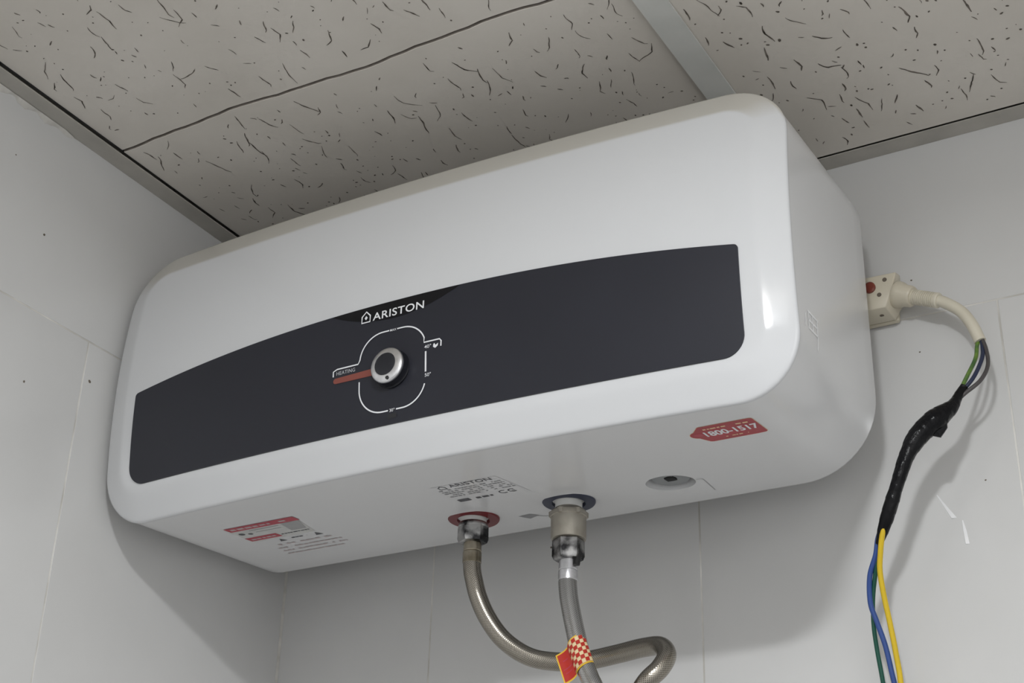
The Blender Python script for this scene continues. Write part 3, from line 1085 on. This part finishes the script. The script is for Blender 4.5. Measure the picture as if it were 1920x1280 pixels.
hose2 = empty('braided_hose', (CX, CY, cz - .04))
tag(hose2, 'straighter stainless braided hose below the relief valve with red and yellow tag', 'hose')
n2 = lathe('hose_nut', [(.0136, .0), (.0150, -.0012), (.0152, -.0160), (.0138, -.0195), (.0105, -.0205)], (CX, CY, cz - .0380), (0, 0, 1), M['nut'], None, poly=6, angle=25)
fer2 = lathe('ferrule', [(.0086, .0), (.0088, -.0090), (.0084, -.0095), (.0091, -.0105), (.0091, -.0190), (.0086, -.0195)], (CX, CY, cz - .0580), (0, 0, 1), M['silver'], None, 36)
cp = [(CX, CY, cz - .076), (.4384, -.1376, -.0650), (0.4425, -0.1415, -0.0830), (0.4507, -0.146, -0.1109), (0.4594, -0.15, -0.1371), (0.469, -0.153, -0.1578), (0.4768, -0.155, -0.173),
      (.489, -.157, -.210), (.502, -.146, -.270), (.512, -.115, -.350), (.516, -.060, -.430), (.516, -.004, -.452)]
br2 = tube('braid', cp, 0.0086, M['braid'], None, 24, 10)
adopt(hose2, n2, fer2, br2)

# paper tag wrapped round the cold hose with a flag to the left
P = catmull(cp, 10)
def at_z(z):
    for a, b in zip(P[:-1], P[1:]):
        if a.z >= z >= b.z:
            t = (a.z - z) / (a.z - b.z)
            return a.lerp(b, t), (b - a).normalized()


tc_, tt = at_z(-0.1395)
tn = Vector((-1, 0, 0)); tn = (tn - tt * tn.dot(tt)).normalized()      # towards the left
tf = tn.cross(tt).normalized()
if tf.y > 0: tf = -tf                                                  # towards the viewer
R_ = 0.0090
HT = 0.0155


def tag_pt(s, h, off=0.0):
    """s: 0 at the hose's left tangent, negative = flag to the left, positive = round the front to the back"""
    if s < 0:
        q = tc_ + tf * (R_ + off) * 0.55 + tn * (R_ * .8 - s) - tt * h + tf * 0.0012 * sin(s * 300)
        return q
    a = s / R_ + 0.25
    return tc_ + (tn * cos(a) + tf * sin(a)) * (R_ + off) - tt * h


def tag_patch(name, s0, s1, h0, h1, mat, off=0.0, n=14, skew=0.25):
    vs, fs = [], []
    for i in range(n + 1):
        s = s0 + (s1 - s0) * i / n
        for h in (h0, h1):
            vs.append(tag_pt(s, h + s * skew, off))
    for i in range(n):
        fs.append((2 * i, 2 * i + 1, 2 * i + 3, 2 * i + 2))
    return pyobj(name, vs, fs, mat, None, 180, recalc=False)


tg = tag_patch('hose_tag', -.0135, .0265, -HT, HT, M['tagy'], 0, 40)
adopt(hose2, tg)
sub = [tag_patch('tag_red_panel', -.0122, .0005, -HT + .0016, HT - .0016, M['tagr'], 0.0005), tag_patch('tag_light_panel', .0030, .0250, -HT + .0016, HT - .0016, M['tagw'], 0.0004, 30)]
ci, cj = 6, 7
chv, chf = [], []
for i in range(ci):
    for j in range(cj):
        if (i + j) % 2: continue
        s0 = .0034 + (.0246 - .0034) * i / ci; s1 = s0 + .0215 / ci
        h0 = -HT + .002 + (2 * HT - .004) * j / cj; h1 = h0 + (2 * HT - .004) / cj
        b = len(chv)
        for s in (s0, (s0 + s1) / 2, s1):
            for h in (h0, h1):
                chv.append(tag_pt(s, h + s * .25, 0.0008))
        chf += [(b, b + 1, b + 3, b + 2), (b + 2, b + 3, b + 5, b + 4)]
sub.append(pyobj('tag_check', chv, chf, M['tagr'], None, recalc=False))
for i, (a, b, h0, h1) in enumerate(((-.0105, -.0015, .002, .0032), (-.0095, -.003, .0062, .0072), (-.0088, -.004, -.0065, -.0052))):
    sub.append(tag_patch('tag_print', a, b, -h1, -h0, M['warnred'], 0.0009, 6))
for o in sub:
    o.parent = tg
    # the tag's own frame equals the world frame moved by the hose root
    o.matrix_parent_inverse = Matrix.Identity(4)

# ------------------------------------------------------------------ socket, adapter, power cable
sock = empty('wall_socket', (0.70, -0.0005, 0.2245))
tag(sock, 'cream socket plate on the back wall mostly hidden behind the heater', 'socket')
p1 = bevel_box('socket_plate', (0.6640, -0.0085, 0.1990), (0.7305, -0.0005, 0.2500), 0.003, M['cream'])
p2 = bevel_box('socket_rim', (0.6680, -0.0105, 0.2020), (0.7270, -0.0080, 0.2470), 0.001, M['cream'])
adopt(sock, p1, p2)

ad = empty('socket_adapter', (0.70, -0.0110, 0.22))
tag(ad, 'cream block adapter with red neon window plugged into the wall socket', 'adapter')
yf, yk = -0.0345, -0.0108
vs = [(.682, yk, .1985), (.7280, yk, .1985), (.7362, yk, .2110), (.7362, yk, .2465), (.682, yk, .2465),
      (.686, yf, .2025), (.7255, yf, .2025), (.7335, yf, .2215), (.7385, yf, .2375), (.686, yf, .2390)]
fs = [(4, 3, 2, 1, 0), (5, 6, 7, 8, 9), (0, 1, 6, 5), (1, 2, 7, 6), (2, 3, 8, 7), (3, 4, 9, 8), (4, 0, 5, 9)]
bm = bmesh.new()
bv = [bm.verts.new(v) for v in vs]
for f in fs: bm.faces.new([bv[i] for i in f])
bmesh.ops.recalc_face_normals(bm, faces=bm.faces[:])
bmesh.ops.bevel(bm, geom=bm.edges[:], offset=.0011, segments=2, affect='EDGES', profile=.5)
me = bpy.data.meshes.new('adapter_body'); bm.to_mesh(me); bm.free(); smooth(me, 40)
ab = link('adapter_body', me, M['cream'])
nl_ = lathe('neon_window', [(.0058, .001), (.0058, -.0022), (.0044, -.0034)], (.7120, yf, .2262), (0, 1, 0), M['neon'], None, 24)
h1 = lathe('pin_hole', [(.0022, .001), (.0022, -.0004)], (.7270, yf, .2318), (0, 1, 0), M['speck'], None, 16)
h2 = lathe('pin_hole', [(.0022, .001), (.0022, -.0004)], (.7205, yf, .2168), (0, 1, 0), M['speck'], None, 16)
h3 = lathe('pin_hole', [(.0021, .001), (.0021, -.0004)], (.7180, -.0225, .2006), (0, 0, 1), M['speck'], None, 16)
adopt(ad, ab, nl_, h1, h2, h3)

cable = empty('power_cable', (.7365, -.024, .2178))
tag(cable, 'cream plug lead spliced with black tape to loose coloured wires', 'cable')
a0 = Vector((.7355, -.0240, .2185)); a1 = Vector((.7735, -.0300, .1998))
ax = (a1 - a0).normalized()
grip = lathe('plug_body', [(.0128, -.001), (.0132, .001), (.0124, .0050), (.0108, .0085), (.0104, .0150), (.0094, .0168), (.0080, .0172)], a0, ax, M['cream'], None, 36)
prof = [(.0074, .015)]
for i in range(11):
    h = .0175 + i * .0021
    prof += [(.0074, h), (.0074, h + .0012), (.0068, h + .0014), (.0068, h + .0020)]
prof += [(.0076, .0410), (.0076, .0440), (.0068, .0452), (.0052, .0456)]
relief = lathe('strain_relief', prof, a0, ax, M['cream2'], None, 32)
sheath = tube('cable_sheath', [a0 + ax * .040, (0.7800, -0.031, 0.1957), (0.7942, -0.032, 0.1826), (0.8031, -0.031, 0.1667), (0.8087, -0.03, 0.1481)], .0056, M['cream2'], None, 20, 8)
w1 = tube('wire', [(0.8082, -0.03, 0.1526), (0.8055, -0.031, 0.1439), (0.8042, -0.038, 0.128), (0.7974, -0.048, 0.1079), (0.7904, -0.053, 0.0923), (0.7853, -0.056, 0.0816)], .0019, M['wyg'], None, 12, 8)
w2 = tube('wire', [(0.8096, -0.03, 0.1523), (0.8104, -0.032, 0.1413), (0.8103, -0.04, 0.1258), (0.8034, -0.05, 0.1047), (0.7924, -0.054, 0.0904), (0.7852, -0.056, 0.0806)], .0019, M['wnavy'], None, 12, 8)
w3 = tube('wire', [(0.8101, -0.03, 0.1522), (0.8138, -0.034, 0.1369), (0.8149, -0.041, 0.1173), (0.8086, -0.05, 0.0998), (0.7943, -0.055, 0.0875), (0.7851, -0.056, 0.0795)], .0019, M['wbrown'], None, 12, 8)
w1['label'] = 'yellow and green striped wire'; w2['label'] = 'dark navy wire'; w3['label'] = 'grey-brown wire'


def tape_r(t):
    pts = [(0, .0036), (.10, .0046), (.18, .0074), (.26, .0098), (.36, .0092), (.43, .0086), (.50, .0069), (.60, .0062), (.70, .0056), (.76, .0062), (.86, .0060), (.94, .0047), (1, .0030)]
    for (a, ra_), (b, rb_) in zip(pts[:-1], pts[1:]):
        if a <= t <= b:
            r = ra_ + (rb_ - ra_) * (t - a) / (b - a)
            break
    return r * (1 + 0.05 * ((t * 17) % 1.0))


tape = tube('tape_wrap', [(0.7948, -0.054, 0.0952), (0.7891, -0.056, 0.0861), (0.7836, -0.061, 0.0747), (0.7748, -0.067, 0.0657), (0.7644, -0.072, 0.0564), (0.7529, -0.076, 0.0437), (0.7434, -0.078, 0.0279), (0.7362, -0.078, 0.0115), (0.729, -0.076, -0.0041), (0.722, -0.073, -0.0183), (0.7146, -0.068, -0.0313), (0.7076, -0.063, -0.0434)], tape_r, M['tape'], None, 18, 12)
flap = pyobj('tape_flap', [(0.7800, -0.0700, 0.0640), (0.7590, -0.0770, 0.0470), (0.7725, -0.0690, 0.0440), (0.7785, -0.0660, 0.0535), (0.7800, -0.0685, 0.0640), (0.7590, -0.0755, 0.0470), (0.7725, -0.0675, 0.0440), (0.7785, -0.0645, 0.0535)],
             [(0, 1, 2, 3), (7, 6, 5, 4), (0, 4, 5, 1), (1, 5, 6, 2), (2, 6, 7, 3), (3, 7, 4, 0)], M['tape'], None, 30)
b1 = tube('wire', [(0.7133, -0.066, -0.0279), (0.7071, -0.063, -0.0384), (0.7028, -0.059, -0.0512), (0.6942, -0.053, -0.0678), (0.6907, -0.046, -0.0895), (0.6935, -0.041, -0.1053), (0.6975, -0.035, -0.1257), (0.6994, -0.029, -0.1479), (0.7006, -0.024, -0.1701), (.699, -.020, -.22), (.697, -.017, -.30), (.700, -.012, -.60), (.698, -.010, -1.0)], .00235, M['wblue'], None, 12, 8)
b2 = tube('wire', [(0.7178, -0.072, -0.0257), (0.7128, -0.069, -0.0387), (0.7087, -0.064, -0.0512), (0.7051, -0.058, -0.0659), (0.7046, -0.051, -0.0856), (0.7057, -0.043, -0.1098), (0.7065, -0.036, -0.134), (0.7065, -0.029, -0.1626), (.703, -.023, -.22), (.703, -.018, -.30), (.708, -.012, -.60), (.705, -.010, -1.0)], .00245, M['wyel'], None, 12, 8)
b3 = tube('wire', [(0.7122, -0.064, -0.0271), (0.7068, -0.06, -0.0423), (0.6999, -0.053, -0.0637), (0.6931, -0.045, -0.0847), (0.6896, -0.038, -0.1064), (0.6889, -0.032, -0.1263), (0.6897, -0.026, -0.1508), (0.6897, -0.022, -0.1685), (.688, -.018, -.22), (.689, -.015, -.30), (.692, -.011, -.60), (.690, -.009, -1.0)], .0020, M['wgrn'], None, 12, 8)
b1['label'] = 'blue wire'; b2['label'] = 'yellow wire'; b3['label'] = 'dark green wire'
adopt(cable, grip, relief, sheath, w1, w2, w3, tape, flap, b1, b2, b3)

# ------------------------------------------------------------------ specks and added glint wedges on the walls
srng = random.Random(2)


def blob(name, c, r, mat, parent, normal):
    n = 9
    vs, fs = [], []
    for ring_, hgt in ((1.0, 0.0), (0.75, .45), (0.0, .6)):
        for j in range(n):
            a = 2 * pi * j / n
            u, v = r * ring_ * cos(a) * (1 + .25 * sin(2 * a + r * 9000)), r * ring_ * sin(a)
            hh_ = hgt * r * .5
            vs.append((c[0] + u, c[1] - hh_, c[2] + v) if normal == 'y' else (c[0] + hh_, c[1] + u, c[2] + v))
    for i in range(2):
        for j in range(n):
            k_ = (j + 1) % n
            fs.append((i * n + j, i * n + k_, (i + 1) * n + k_, (i + 1) * n + j))
    return pyobj(name, vs, fs, mat, parent)


for y, z, r in ((-.43, .271, .0014), (-.3398, .1477, .0017), (-.4208, .1131, .0013), (-.4826, .3348, .0008)):
    blob('speck', (0.0, y, z), r, M['speck'], wall_left, 'x')
for x, z, r in ((.345, .0285, .0011), (.352, .0275, .0008), (.745, .165, .0008), (.792, .025, .0008), (.744, .244, .0009)):
    blob('speck', (x, 0.0, z), r, M['speck'], wall_back, 'y')
for pts, wd in ((((.7471, .0180), (.7530, .0070), (.7606, -.0070)), (.0012, .0026, .0048)), (((.7676, -.0096), (.7688, -.0200), (.7699, -.0327)), (.0012, .0030, .0036))):
    vs, fs = [], []
    for (x, z), w0 in zip(pts, wd):
        # ridge on the left, running out flat on the right
        vs += [(x - w0 * .6, .0004, z), (x - w0 * .5, .0003 - .2 * w0, z + w0 * .1), (x + w0 * .5, .0003, z + w0 * .15)]
    for i in range(2):
        for j in range(2):
            fs.append((i * 3 + j, i * 3 + j + 1, i * 3 + 4 + j, i * 3 + 3 + j))
    pyobj('glint_wedge', vs, fs, M['glint'], wall_back, 5)  # added wedge, whitened and tilted to stand in for a reflection on the tile
